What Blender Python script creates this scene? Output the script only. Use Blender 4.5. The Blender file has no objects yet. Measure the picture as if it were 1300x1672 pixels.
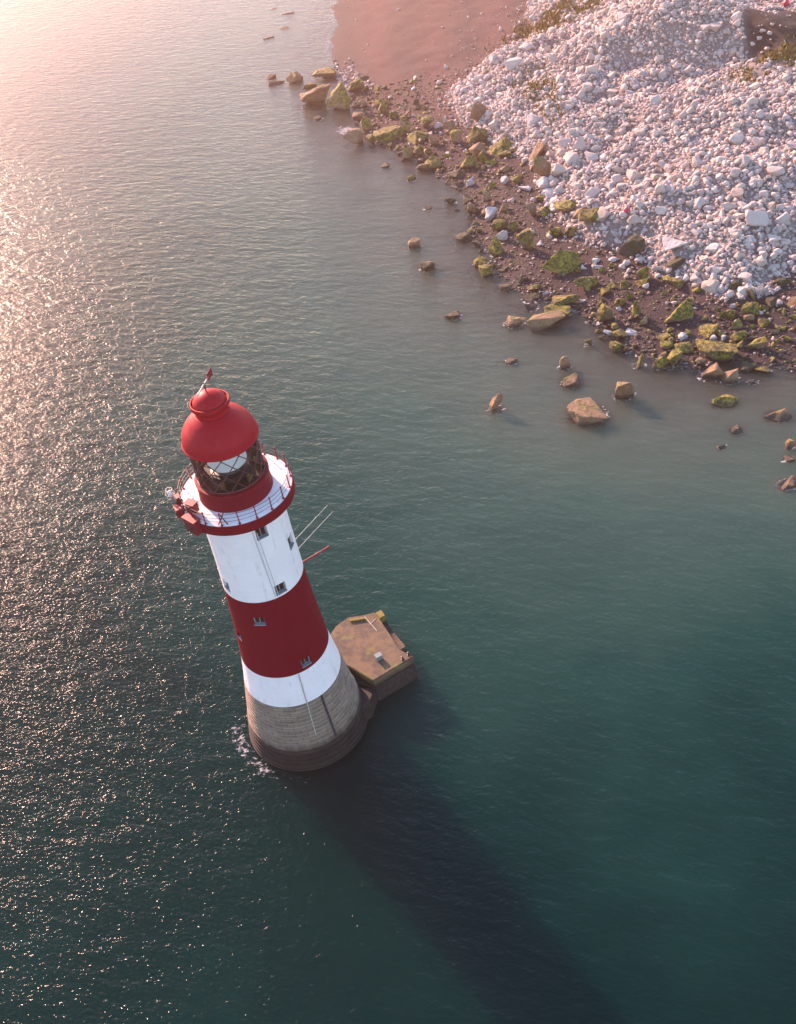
import bpy, bmesh, math, random
import numpy as np
from mathutils import Vector, Matrix, noise as mnoise

S = bpy.context.scene
COL = S.collection
rad = math.radians

# ------------------------------------------------------------------ camera
cam_d = bpy.data.cameras.new('camera'); cam = bpy.data.objects.new('camera', cam_d); COL.objects.link(cam)
cam_d.sensor_fit = 'VERTICAL'; cam_d.sensor_height = 24.0; cam_d.lens = 24.0 * 1650 / 1672
cam_d.clip_start = 0.5; cam_d.clip_end = 4000
rt = Vector((0.98480, -0.11449, 0.0)); 
CX = Vector((0.9847996, -0.114485, -0.1306251))      # camera right axis in the world
CD = Vector((-0.1736944, -0.6490988, -0.7406085))    # camera down axis
CF = Vector((0.0, 0.7520399, -0.6591176))            # viewing direction
m = Matrix(((CX.x, -CD.x, -CF.x, 12.07), (CX.y, -CD.y, -CF.y, -61.79), (CX.z, -CD.z, -CF.z, 78.6), (0, 0, 0, 1)))
cam.matrix_world = m
S.camera = cam

# ------------------------------------------------------------------ world, sun, exposure
SUN_AZ, SUN_EL = 119.0, 23.0          # azimuth counter-clockwise from +x
world = bpy.data.worlds.new('World'); S.world = world; world.use_nodes = True
wn = world.node_tree.nodes; bg = wn['Background']
sky = wn.new('ShaderNodeTexSky'); sky.sky_type = 'NISHITA'; sky.sun_disc = False
sky.sun_elevation = rad(SUN_EL); sky.sun_rotation = rad(90 - SUN_AZ)
sky.air_density = 1.0; sky.dust_density = 0.35; sky.ozone_density = 2.0
world.node_tree.links.new(sky.outputs[0], bg.inputs[0]); bg.inputs[1].default_value = 0.13
sd = bpy.data.lights.new('sun', 'SUN'); so = bpy.data.objects.new('sun', sd); COL.objects.link(so)
sd.energy = 3.9; sd.angle = rad(0.5); sd.color = (1.0, 0.565, 0.42)
sv = Vector((math.cos(rad(SUN_EL)) * math.cos(rad(SUN_AZ)), math.cos(rad(SUN_EL)) * math.sin(rad(SUN_AZ)), math.sin(rad(SUN_EL))))
so.location = sv * 300; so.rotation_euler = sv.to_track_quat('Z', 'Y').to_euler()
S.view_settings.view_transform = 'Standard'; S.view_settings.look = 'None'
S.view_settings.gamma = 1.0; S.view_settings.exposure = 1.92
S.render.engine = 'CYCLES'
S.cycles.use_denoising = True
S.cycles.max_bounces = 8; S.cycles.transparent_max_bounces = 12; S.cycles.volume_bounces = 0
S.cycles.sample_clamp_indirect = 0.8; S.cycles.sample_clamp_direct = 6.0

# ------------------------------------------------------------------ helpers
def link(o, parent=None):
    COL.objects.link(o)
    if parent is not None: o.parent = parent
    return o

def tag(o, label=None, cat=None, group=None, kind=None):
    if label: o['label'] = label
    if cat: o['category'] = cat
    if group: o['group'] = group
    if kind: o['kind'] = kind
    return o

def empty(name, loc=(0, 0, 0)):
    o = bpy.data.objects.new(name, None); o.location = loc; o.empty_display_size = 0.5
    return link(o)

def from_bm(name, bm, mat, parent=None, smooth=None):
    me = bpy.data.meshes.new(name); bm.to_mesh(me); bm.free()
    if mat: me.materials.append(mat)
    if smooth is not None: smooth_by_angle(me, smooth)
    return link(bpy.data.objects.new(name, me), parent)

def smooth_by_angle(me, deg):
    bm = bmesh.new(); bm.from_mesh(me)
    for f in bm.faces: f.smooth = True
    for e in bm.edges:
        if len(e.link_faces) == 2: e.smooth = e.calc_face_angle(0) < rad(deg)
    bm.to_mesh(me); bm.free()

def lathe_bm(prof, seg=96, bm=None, cap=True):
    """prof: list of (r, z) from bottom to top, outside of a closed solid."""
    bm = bm or bmesh.new(); rings = []
    for r, z in prof:
        rings.append([bm.verts.new((r * math.cos(2 * math.pi * k / seg), r * math.sin(2 * math.pi * k / seg), z)) for k in range(seg)])
    for a, b in zip(rings, rings[1:]):
        for k in range(seg):
            j = (k + 1) % seg; bm.faces.new((a[k], a[j], b[j], b[k]))
    if cap:
        bm.faces.new(rings[0][::-1]); bm.faces.new(rings[-1])
    return bm

def tube(bm, pts, r, sides=8):
    pts = [Vector(p) for p in pts]; prev = None
    for i, p in enumerate(pts):
        d = (pts[min(i + 1, len(pts) - 1)] - pts[max(i - 1, 0)]).normalized()
        u = d.orthogonal().normalized() if prev is None else (prev_u - d * prev_u.dot(d)).normalized()
        v = d.cross(u); rr = r[i] if isinstance(r, (list, tuple)) else r
        ring = [bm.verts.new(p + u * rr * math.cos(2 * math.pi * k / sides) + v * rr * math.sin(2 * math.pi * k / sides)) for k in range(sides)]
        if prev is not None:
            for k in range(sides):
                j = (k + 1) % sides; bm.faces.new((prev[k], prev[j], ring[j], ring[k]))
        else: bm.faces.new(ring[::-1])
        prev, prev_u = ring, u
    bm.faces.new(prev)
    return bm

def box(bm, c, s, rz=0.0, bev=0.0):
    b = bmesh.new(); bmesh.ops.create_cube(b, size=1)
    bmesh.ops.scale(b, vec=s, verts=b.verts)
    if bev: bmesh.ops.bevel(b, geom=b.edges[:], offset=bev, segments=1, affect='EDGES')
    bmesh.ops.rotate(b, matrix=Matrix.Rotation(rz, 3, 'Z'), verts=b.verts)
    bmesh.ops.translate(b, vec=c, verts=b.verts)
    me = bpy.data.meshes.new('tmp'); b.to_mesh(me); b.free(); bm.from_mesh(me); bpy.data.meshes.remove(me)
    return bm

def polar(r, az, z): return Vector((r * math.cos(rad(az)), r * math.sin(rad(az)), z))

# ------------------------------------------------------------------ materials
class NT:
    def __init__(s, name):
        s.m = bpy.data.materials.new(name); s.m.use_nodes = True; s.t = s.m.node_tree; s.n = s.t.nodes
        s.out = s.n['Material Output']; s.b = s.n['Principled BSDF']
    def new(s, typ, **kw):
        n = s.n.new(typ)
        for k, v in kw.items(): setattr(n, k, v)
        return n
    def l(s, a, b): s.t.links.new(a, b)
    def val(s, sock, v):
        if hasattr(v, 'is_linked') or isinstance(v, bpy.types.NodeSocket): s.l(v, sock)
        else: sock.default_value = v
    def noise(s, vec, scale, detail=4, rough=.55, dist=0):
        n = s.new('ShaderNodeTexNoise'); s.l(vec, n.inputs['Vector']); n.inputs['Scale'].default_value = scale
        n.inputs['Detail'].default_value = detail; n.inputs['Roughness'].default_value = rough; n.inputs['Distortion'].default_value = dist
        return n.outputs['Fac']
    def mapv(s, vec, scale=(1, 1, 1), rot=(0, 0, 0)):
        n = s.new('ShaderNodeMapping'); s.l(vec, n.inputs['Vector']); n.inputs['Scale'].default_value = scale; n.inputs['Rotation'].default_value = rot
        return n.outputs[0]
    def math(s, op, a, b=None, c=None, clamp=False):
        n = s.new('ShaderNodeMath', operation=op, use_clamp=clamp)
        s.val(n.inputs[0], a)
        if b is not None: s.val(n.inputs[1], b)
        if c is not None: s.val(n.inputs[2], c)
        return n.outputs[0]
    def ramp(s, fac, stops, interp='LINEAR'):
        n = s.new('ShaderNodeValToRGB'); s.l(fac, n.inputs[0]); e = n.color_ramp.elements; n.color_ramp.interpolation = interp
        while len(e) < len(stops): e.new(0.5)
        for el, (p, c) in zip(e, stops):
            el.position = p; el.color = (c, c, c, 1) if isinstance(c, (int, float)) else (*c, 1)
        return n.outputs['Color']
    def mix(s, fac, a, b, mode='MIX'):
        n = s.new('ShaderNodeMix', data_type='RGBA', blend_type=mode); s.val(n.inputs[0], fac)
        s.val(n.inputs[6], (*a, 1) if isinstance(a, tuple) else a); s.val(n.inputs[7], (*b, 1) if isinstance(b, tuple) else b)
        return n.outputs[2]
    def step(s, v, lo, hi):
        n = s.new('ShaderNodeMapRange', interpolation_type='SMOOTHSTEP'); s.val(n.inputs[0], v); n.inputs[1].default_value = lo; n.inputs[2].default_value = hi
        return n.outputs[0]
    def bump(s, h, strength=.5, dist=.1, normal=None):
        n = s.new('ShaderNodeBump'); n.inputs['Strength'].default_value = strength; n.inputs['Distance'].default_value = dist
        s.l(h, n.inputs['Height'])
        if normal is not None: s.l(normal, n.inputs['Normal'])
        return n.outputs[0]
    def pos(s): return s.new('ShaderNodeNewGeometry').outputs['Position']
    def obj(s): return s.new('ShaderNodeTexCoord').outputs['Object']
    def attr(s, name): 
        n = s.new('ShaderNodeAttribute'); n.attribute_name = name; return n
    def set(s, **kw):
        for k, v in kw.items(): s.val(s.b.inputs[k.replace('_', ' ')], v if not isinstance(v, tuple) else (*v, 1))
        return s.m

def paint(name, col, rough=.45, grime=(.12, .10, .08), amt=.25, streak=True):
    t = NT(name); p = t.obj()
    n1 = t.noise(t.mapv(p, (2.2, 2.2, .18)), 1.0, 5, .6)
    n2 = t.noise(p, 1.3, 5, .6)
    fac = t.math('MULTIPLY', t.math('MULTIPLY', t.step(n1, .5, .78), t.step(n2, .38, .7)), amt)
    c = t.mix(fac, col, grime)
    c2 = t.mix(t.step(t.noise(p, .5, 3), .3, .7), c, tuple(x * .88 for x in col)); c2 = t.mix(.5, c, c2)
    sz = t.new('ShaderNodeSeparateXYZ'); t.l(p, sz.inputs[0])
    jz = t.math('PINGPONG', sz.outputs['Z'], .3); jn = t.step(jz, .0, .022)
    c2 = t.mix(t.math('MULTIPLY', t.math('SUBTRACT', 1.0, jn), .16), c2, tuple(x * .5 for x in col))
    t.b.inputs['Specular IOR Level'].default_value = .15
    return t.set(Base_Color=c2, Roughness=rough, Normal=t.bump(t.math('ADD', t.math('MULTIPLY', t.noise(p, 9, 4), .4), jn), .35, .02))

def plain(name, col, rough=.5, metal=0.0):
    t = NT(name); p = t.obj(); n = t.noise(p, 6, 4)
    return t.set(Base_Color=t.mix(t.step(n, .3, .75), col, tuple(x * .7 for x in col)), Roughness=rough, Metallic=metal)

M = {}
M['white'] = paint('white_paint', (.90, .79, .76), .5, (.30, .19, .11), .75)
M['deck'] = paint('deck_paint', (.82, .73, .71), .6, (.35, .22, .15), .6)
M['red'] = paint('red_paint', (.17, .003, .010), .6, (.10, .02, .02), .45)
M['redroof'] = paint('red_roof_paint', (.34, .006, .014), .5, (.18, .012, .02), .6)
M['redmetal'] = plain('red_metal', (.24, .008, .016), .5)
M['darkred'] = plain('dark_red_metal', (.10, .018, .02), .5)
M['rust'] = plain('rusty_conduit', (.52, .45, .36), .7)
M['greypipe'] = plain('grey_conduit', (.60, .59, .60), .6)
M['dark'] = plain('dark_metal', (.025, .025, .028), .45)
M['stain'] = plain('dark_iron_rail', (.03, .035, .045), .6)
M['pale'] = plain('pale_whip', (.55, .50, .42), .5)
M['frame'] = plain('window_frame', (.30, .30, .30), .6)
M['sill'] = plain('grey_sill', (.26, .27, .29), .8)
M['brass'] = plain('brass', (.30, .20, .08), .4, .6)
t = NT('window_pane'); M['pane'] = t.set(Base_Color=(.045, .02, .016), Roughness=.12)
t = NT('lens_cover'); M['cover'] = t.set(Base_Color=(.82, .80, .84), Roughness=.6)
t = NT('lantern_glass')
g1 = t.new('ShaderNodeBsdfTransparent'); g1.inputs[0].default_value = (.93, .95, .93, 1)
g2 = t.new('ShaderNodeBsdfGlossy'); g2.inputs['Roughness'].default_value = .04
fr = t.new('ShaderNodeFresnel'); fr.inputs[0].default_value = 1.5
mx = t.new('ShaderNodeMixShader'); t.l(fr.outputs[0], mx.inputs[0]); t.l(g1.outputs[0], mx.inputs[1]); t.l(g2.outputs[0], mx.inputs[2]); t.l(mx.outputs[0], t.out.inputs[0])
M['glass'] = t.m

# granite of the tower foot: stains below the tide mark
t = NT('granite'); p = t.obj(); sep = t.new('ShaderNodeSeparateXYZ'); t.l(p, sep.inputs[0]); z = sep.outputs['Z']
n = t.noise(p, 1.1, 6, .65); n2 = t.noise(t.mapv(p, (1.2, 1.2, .25)), 1.0, 5)
ang = t.math('MULTIPLY', t.math('ARCTAN2', sep.outputs['Y'], sep.outputs['X']), 4.9); cv = t.new('ShaderNodeCombineXYZ'); t.l(ang, cv.inputs[0]); t.l(t.math('ADD', z, .2), cv.inputs[1])
bk = t.new('ShaderNodeTexBrick'); t.l(cv.outputs[0], bk.inputs['Vector']); bk.inputs['Scale'].default_value = 1.0; bk.inputs['Brick Width'].default_value = 1.1; bk.inputs['Row Height'].default_value = .44; bk.inputs['Mortar Size'].default_value = .022; bk.inputs['Bias'].default_value = -.1
bk.inputs['Color1'].default_value = (.34, .25, .18, 1); bk.inputs['Color2'].default_value = (.23, .165, .115, 1); bk.inputs['Mortar'].default_value = (.06, .045, .035, 1)
c = t.mix(t.math('MULTIPLY', t.step(n, .45, .75), .6), bk.outputs['Color'], (.13, .11, .095)); c = t.mix(t.step(n2, .5, .75), c, (.24, .19, .13))
zz = t.math('ADD', z, t.math('MULTIPLY', t.math('SUBTRACT', n2, .5), 1.6))
tide = t.step(zz, 3.6, 2.2); tide2 = t.step(zz, 2.6, 1.9)
c = t.mix(tide, c, (.036, .022, .015)); c = t.mix(t.math('MULTIPLY', tide2, t.step(n, .3, .6)), c, (.012, .009, .008))
c = t.mix(t.math('MULTIPLY', t.step(zz, 1.4, .3), .6), c, (.022, .019, .012))
M['granite'] = t.set(Base_Color=c, Roughness=.7, Normal=t.bump(t.noise(p, 5, 6, .7), .5, .05))

# weathered concrete of the landing
t = NT('landing_concrete'); p = t.obj(); sep = t.new('ShaderNodeSeparateXYZ'); t.l(p, sep.inputs[0])
n = t.noise(p, .8, 6, .65); n2 = t.noise(p, 3.0, 5, .6); n3 = t.noise(p, .45, 3)
c = t.mix(t.step(n, .35, .65), (.165, .105, .050), (.075, .056, .037)); c = t.mix(t.math('MULTIPLY', t.step(n2, .5, .7), .7), c, (.13, .10, .085))
c = t.mix(t.math('MULTIPLY', t.step(n3, .56, .66), .75), c, (.17, .15, .04))
low = t.step(t.math('ADD', sep.outputs['Z'], n), 3.4, 2.6)
c = t.mix(low, c, t.mix(t.step(n2, .4, .65), (.018, .013, .012), (.045, .029, .021)))
M['concrete'] = t.set(Base_Color=c, Roughness=.85, Normal=t.bump(t.noise(p, 5, 6, .7), .7, .06))
t = NT('weed_cover'); p = t.obj(); c = t.mix(t.noise(p, 3, 5), (.10, .085, .012), (.26, .20, .03))
M['weed'] = t.set(Base_Color=c, Roughness=.8, Normal=t.bump(t.noise(p, 12, 5), .8, .08))

def rock_mat(name, base, base2, weed_amt, weedc=((.10, .10, .012), (.22, .20, .022)), dark=(.035, .028, .022), wet=.55):
    t = NT(name); p = t.obj(); w = t.pos(); oi = t.new('ShaderNodeObjectInfo')
    va = t.new('ShaderNodeVectorMath', operation='ADD'); t.l(p, va.inputs[0])
    rv = t.new('ShaderNodeCombineXYZ'); t.l(t.math('MULTIPLY', oi.outputs['Random'], 91), rv.inputs[0]); t.l(rv.outputs[0], va.inputs[1]); q = va.outputs[0]
    n = t.noise(q, .9, 6, .65); n2 = t.noise(q, 3.2, 6, .65); n3 = t.noise(q, .55, 4, .6)
    c = t.mix(t.step(n, .3, .7), base, base2); c = t.mix(t.math('MULTIPLY', t.step(n2, .55, .75), .6), c, tuple(x * .5 for x in base2))
    n4 = t.noise(q, 1.6, 5, .7, .6); wc = t.mix(t.step(n4, .38, .62), weedc[0], weedc[1]); wc = t.mix(t.math('MULTIPLY', t.step(n2, .5, .62), .85), wc, (.014, .012, .005))
    if weed_amt > 0:
        ge = t.new('ShaderNodeNewGeometry'); sx = t.new('ShaderNodeSeparateXYZ'); t.l(ge.outputs['True Normal'], sx.inputs[0])
        v = t.math('ADD', t.math('MULTIPLY', sx.outputs['Z'], .35), n3); v = t.math('ADD', v, t.math('MULTIPLY', t.math('SUBTRACT', oi.outputs['Random'], .5), .16))
        v = t.math('ADD', v, t.math('MULTIPLY', t.math('SUBTRACT', n2, .5), .5)); c = t.mix(t.step(v, 1.0 - weed_amt, 1.10 - weed_amt), c, wc)
    sz = t.new('ShaderNodeSeparateXYZ'); t.l(w, sz.inputs[0])
    h = t.math('ADD', sz.outputs['Z'], t.math('MULTIPLY', t.math('SUBTRACT', n2, .5), .9))
    c = t.mix(t.math('MULTIPLY', t.step(h, wet, wet - .5), .8), c, dark)
    return t.set(Base_Color=c, Roughness=.75, Normal=t.bump(t.math('ADD', t.noise(q, 2.0, 8, .75), t.math('MULTIPLY', n2, .6)), 1.0, .32))
M['T'] = rock_mat('tan_rock', (.30, .18, .085), (.19, .118, .062), .16, wet=.8)
M['Y'] = rock_mat('half_weeded_rock', (.36, .24, .13), (.24, .17, .10), .50, ((.06, .06, .008), (.34, .28, .02)))
M['G'] = rock_mat('weeded_rock', (.20, .15, .09), (.11, .085, .055), .60, ((.026, .028, .005), (.30, .245, .016)))
M['D'] = rock_mat('dark_wet_rock', (.09, .07, .055), (.05, .042, .036), .50, ((.03, .032, .008), (.06, .06, .012)))
M['W'] = rock_mat('chalk_block', (.62, .57, .53), (.50, .45, .41), 0, wet=.25)

t = NT('chalk_rubble'); w = t.pos(); a = t.attr('tint'); n = t.noise(w, 1.3, 5, .6)
c = t.mix(t.step(n, .35, .7), a.outputs['Color'], t.mix(.5, a.outputs['Color'], (.44, .39, .35)))
M['rubble'] = t.set(Base_Color=c, Roughness=.9, Normal=t.bump(t.noise(w, 3.2, 6, .7), .7, .12))
t = NT('dark_stones'); w = t.pos(); a = t.attr('tint')
M['rubble_dark'] = t.set(Base_Color=a.outputs['Color'], Roughness=.55, Normal=t.bump(t.noise(w, 5, 4), .6, .06))
t = NT('chalk_boulder'); p = t.obj(); oi = t.new('ShaderNodeObjectInfo'); n = t.noise(p, 1.5, 6, .65)
c = t.ramp(oi.outputs['Random'], [(0, (.44, .355, .31)), (.5, (.55, .45, .395)), (.85, (.46, .375, .315)), (1, (.38, .29, .22))])
c = t.mix(t.step(n, .45, .75), c, t.mix(.6, c, (.42, .35, .28)))
M['chalk'] = t.set(Base_Color=c, Roughness=.9, Normal=t.bump(t.noise(p, 2.2, 7, .7), .8, .2))

t = NT('beach_ground'); w = t.pos(); a = t.attr('col')
n = t.noise(w, 2.4, 8, .75); n2 = t.noise(w, .25, 5, .6); n3 = t.noise(w, 9, 4, .7)
c = t.mix(1.0, a.outputs['Color'], t.ramp(n, [(.25, .45), (.75, 1.5)]), 'MULTIPLY'); c = t.mix(1.0, c, t.ramp(n2, [(.3, .8), (.7, 1.2)]), 'MULTIPLY')
c = t.mix(t.math('MULTIPLY', t.step(n3, .66, .74), .7), c, (.34, .24, .20))
M['ground'] = t.set(Base_Color=c, Roughness=.85, Normal=t.bump(t.math('ADD', n, n3), .9, .15))

# sea: turbid body that lets the bed show through where it is shallow, a rippled reflecting skin, and foam
t = NT('sea_water'); w = t.pos()
dep = t.attr('depth').outputs['Fac']; fo = t.attr('foam').outputs['Fac']
CR = rad(-17)
wa = t.mapv(t.mapv(w, rot=(0, 0, -CR)), (.40, 1.0, 1.0)); wb = t.mapv(t.mapv(w, rot=(0, 0, -CR + .25)), (.42, 1.0, 1.0))
wc_ = t.mapv(t.mapv(w, rot=(0, 0, -CR - .2)), (.6, 1.0, 1.0)); h1 = t.noise(wa, .5, 2, .5, .2); h2 = t.noise(wb, 1.0, 3, .5, .25); h3 = t.noise(wc_, 3.4, 2, .55)
hh = t.math('ADD', t.math('MULTIPLY', h1, .40), t.math('ADD', t.math('MULTIPLY', h2, .54), t.math('MULTIPLY', h3, .22)))
sw = t.new('ShaderNodeSeparateXYZ'); t.l(w, sw.inputs[0]); hh = t.math('MULTIPLY', hh, t.math('SUBTRACT', 1.0, t.math('MULTIPLY', t.step(sw.outputs['Y'], 60, 220), .45))); nb = t.bump(hh, 1.0, 0.49)
big = t.noise(w, .035, 4, .55, .4); mid = t.noise(t.mapv(t.mapv(w, rot=(0, 0, -CR)), (.4, 1, 1)), .16, 4)
dn = t.math('ADD', dep, t.math('MULTIPLY', t.math('SUBTRACT', big, .5), t.math('MULTIPLY', dep, .9))); dn = t.math('DIVIDE', dn, 8.0)
body = t.ramp(dn, [(0, (.085, .086, .066)), (.15, (.060, .086, .066)), (.32, (.034, .072, .056)), (.60, (.008, .041, .033)), (.85, (.0018, .023, .0195)), (1, (.0008, .0165, .0145))])
body = t.mix(t.math('MULTIPLY', t.step(mid, .4, .7), .35), body, t.mix(1.0, body, (.55, .7, .8), 'MULTIPLY'))
b = t.b; t.l(body, b.inputs['Base Color']); b.inputs['Roughness'].default_value = 1.0; b.inputs['Specular IOR Level'].default_value = 0
b.subsurface_method = 'BURLEY'; b.inputs['Subsurface Weight'].default_value = 1.0; b.inputs['Subsurface Radius'].default_value = (1.0, 1.3, 1.2); b.inputs['Subsurface Scale'].default_value = 4.5
tr = t.new('ShaderNodeBsdfTransparent'); tr.inputs[0].default_value = (.72, .84, .76, 1)
opa = t.math('SUBTRACT', 1.0, t.math('POWER', 2.718, t.math('MULTIPLY', dep, -2.4)))
m1 = t.new('ShaderNodeMixShader'); t.l(opa, m1.inputs[0]); t.l(tr.outputs[0], m1.inputs[1]); t.l(b.outputs[0], m1.inputs[2])
gl = t.new('ShaderNodeBsdfGlossy'); t.l(t.math('ADD', .075, t.math('MULTIPLY', t.step(sw.outputs['Y'], 10, 190), .115)), gl.inputs['Roughness']); t.l(nb, gl.inputs['Normal'])
fr = t.new('ShaderNodeFresnel'); fr.inputs[0].default_value = 1.2; t.l(nb, fr.inputs['Normal'])
m2 = t.new('ShaderNodeMixShader'); t.l(t.math('MINIMUM', t.math('MULTIPLY', fr.outputs[0], .85), .6), m2.inputs[0]); t.l(m1.outputs[0], m2.inputs[1]); t.l(gl.outputs[0], m2.inputs[2])
fd = t.new('ShaderNodeBsdfDiffuse'); fd.inputs[0].default_value = (.62, .60, .60, 1)
fn = t.noise(t.mapv(w, (.8, 1.1, 1)), 1.5, 6, .7, 1.2); fm = t.math('ADD', fo, t.math('MULTIPLY', t.math('SUBTRACT', fn, .5), 1.5))
fmask = t.math('MULTIPLY', t.step(fm, .50, .70), t.step(fo, .02, .2)); fmask = t.math('MULTIPLY', fmask, .8)
m3 = t.new('ShaderNodeMixShader'); t.l(fmask, m3.inputs[0]); t.l(m2.outputs[0], m3.inputs[1]); t.l(fd.outputs[0], m3.inputs[2])
t.l(m3.outputs[0], t.out.inputs[0]); M['sea'] = t.m

# ------------------------------------------------------------------ terrain fields (metres, z = 0 at the water)
SHORE = np.array([(33.4, 430.2), (20.5, 247.8), (17.4, 220.0), (15.7, 200.3), (16.8, 187.5), (19.7, 171.3), (19.2, 157.9), (20.1, 146.7), (23.6, 137.4), (28.3, 126.8), (32.9, 114.1), (34.1, 108.2), (33.3, 99.0), (33.5, 89.6), (34.4, 80.7), (36.6, 74.9), (40.3, 68.4), (43.7, 62.2), (46.4, 55.9), (49.2, 50.8), (52.4, 47.9), (56.2, 47.0), (61.1, 47.9), (63.7, 45.1), (66.3, 43.5), (75.9, 43.3), (88.8, 40.5), (150., 30.), (700., -60.)])
SHORE = np.vstack([[(60., 700.)], SHORE])
LAND = np.vstack([SHORE, [(900., -60.), (900., 900.), (60., 900.)]])
HEAP = np.array([(77.9, 229.0), (65.5, 204.2), (60.8, 183.7), (50.2, 173.6), (40.7, 161.9), (37.5, 151.9), (37.7, 141.0), (42.1, 129.9), (46.5, 115.8), (46.8, 105.2), (46.1, 92.9), (48.8, 81.7), (53.0, 75.9), (55.6, 69.0), (58.9, 65.0), (62.7, 58.2), (68.5, 59.7), (74.2, 63.0), (90., 62.), (260., 90.), (260., 330.), (110., 300.)])

def seg_dist(P, L):
    d = np.full(len(P), 1e9)
    for a, b in zip(L[:-1], L[1:]):
        ab = b - a; tt = np.clip(((P - a) @ ab) / (ab @ ab), 0, 1)
        d = np.minimum(d, np.hypot(*(P - a - tt[:, None] * ab).T))
    return d
def inside(P, poly):
    x, y = P.T; r = np.zeros(len(P), bool); n = len(poly)
    for i in range(n):
        x1, y1 = poly[i]; x2, y2 = poly[(i + 1) % n]
        if y1 == y2: continue
        c = ((y1 > y) != (y2 > y)) & (x < (x2 - x1) * (y - y1) / (y2 - y1) + x1); r ^= c
    return r
_rng = np.random.RandomState(5); _tab = _rng.rand(256, 256)
def vnoise(P, s):
    q = P * s + 1000.0; i = np.floor(q).astype(int); f = q - i; f = f * f * (3 - 2 * f)
    g = lambda a, b: _tab[(i[:, 0] + a) % 256, (i[:, 1] + b) % 256]
    return (g(0, 0) * (1 - f[:, 0]) + g(1, 0) * f[:, 0]) * (1 - f[:, 1]) + (g(0, 1) * (1 - f[:, 0]) + g(1, 1) * f[:, 0]) * f[:, 1]
def fbm(P, s, o=4):
    return sum(vnoise(P + 37.7 * k, s * 2 ** k) * .5 ** (k + 1) for k in range(o))
def gauss(P, c, sx, sy=None, rot=0):
    sy = sy or sx; d = P - np.array(c); ca, sa = math.cos(rad(rot)), math.sin(rad(rot))
    u = d[:, 0] * ca + d[:, 1] * sa; v = -d[:, 0] * sa + d[:, 1] * ca
    return np.exp(-(u / sx) ** 2 - (v / sy) ** 2)
def shore_d(P):
    P = P + (np.c_[fbm(P, .12), fbm(P + 50, .12)] - .47) * 5
    return seg_dist(P, SHORE) * np.where(inside(P, LAND), 1, -1)
def heap_d(P):
    P = P + (np.c_[fbm(P + 9, .15), fbm(P + 70, .15)] - .47) * 5
    return seg_dist(P, np.vstack([HEAP, HEAP[:1]])) * np.where(inside(P, HEAP), 1, -1)
def fields(P):
    P = np.atleast_2d(np.asarray(P, float)); ds = shore_d(P); dh = heap_d(P)
    z = np.where(ds < 0, np.maximum(.075 * ds, -6.0), 1.9 * (1 - np.exp(-np.maximum(ds, 0) / 24)))
    z = z + (fbm(P, .22) - .47) * .5 * np.clip(.35 + np.abs(ds) / 15, 0, 1)
    h = np.clip(dh, 0, None); k = np.clip(dh / 5, 0, 1)
    z = z + 8.0 * (1 - np.exp(-h / 30)) + k * ((fbm(P, .06) - .47) * 6 + (fbm(P + 20, .2) - .47) * 2.2)
    z = z + k * (6.5 * gauss(P, (87, 149), 13, 17, 30) - 2.4 * gauss(P, (77, 138), 5, 22, 60) + 1.3 * gauss(P, (53, 103), 5) + 1.8 * gauss(P, (66, 150), 9))
    return z, ds, dh
def ground(x, y): return float(fields([(x, y)])[0][0])

def axis(lo, hi, fine, far):
    a = list(np.arange(lo, hi + 1e-6, fine)); s = fine; x = lo
    left = []
    while x > -far: s *= 1.12; x -= s; left.append(x)
    s = fine; x = hi; right = []
    while x < far: s *= 1.12; x += s; right.append(x)
    return np.array(left[::-1] + a + right)
def grid(name, xs, ys, z, mat, attrs={}, cols={}):
    nx, ny = len(xs), len(ys); X, Y = np.meshgrid(xs, ys); co = np.c_[X.ravel(), Y.ravel(), z]
    i = np.arange(nx * ny).reshape(ny, nx); q = np.stack([i[:-1, :-1], i[:-1, 1:], i[1:, 1:], i[1:, :-1]], -1).reshape(-1, 4)
    me = fast_mesh(name, co, q, mat)
    for k, v in attrs.items(): me.attributes.new(k, 'FLOAT', 'POINT').data.foreach_set('value', v.astype(np.float32))
    for k, v in cols.items():
        me.attributes.new(k, 'FLOAT_COLOR', 'POINT').data.foreach_set('color', np.c_[v, np.ones(len(v))].astype(np.float32).ravel())
    me.polygons.foreach_set('use_smooth', np.ones(len(q), bool))
    return link(bpy.data.objects.new(name, me))
def fast_mesh(name, co, faces, mat):
    me = bpy.data.meshes.new(name); k = faces.shape[1]; n = len(faces)
    me.vertices.add(len(co)); me.vertices.foreach_set('co', co.astype(np.float32).ravel())
    me.loops.add(n * k); me.loops.foreach_set('vertex_index', faces.astype(np.int32).ravel())
    me.polygons.add(n); me.polygons.foreach_set('loop_start', np.arange(0, n * k, k, dtype=np.int32))
    me.update(calc_edges=True); me.materials.append(mat); return me

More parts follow.
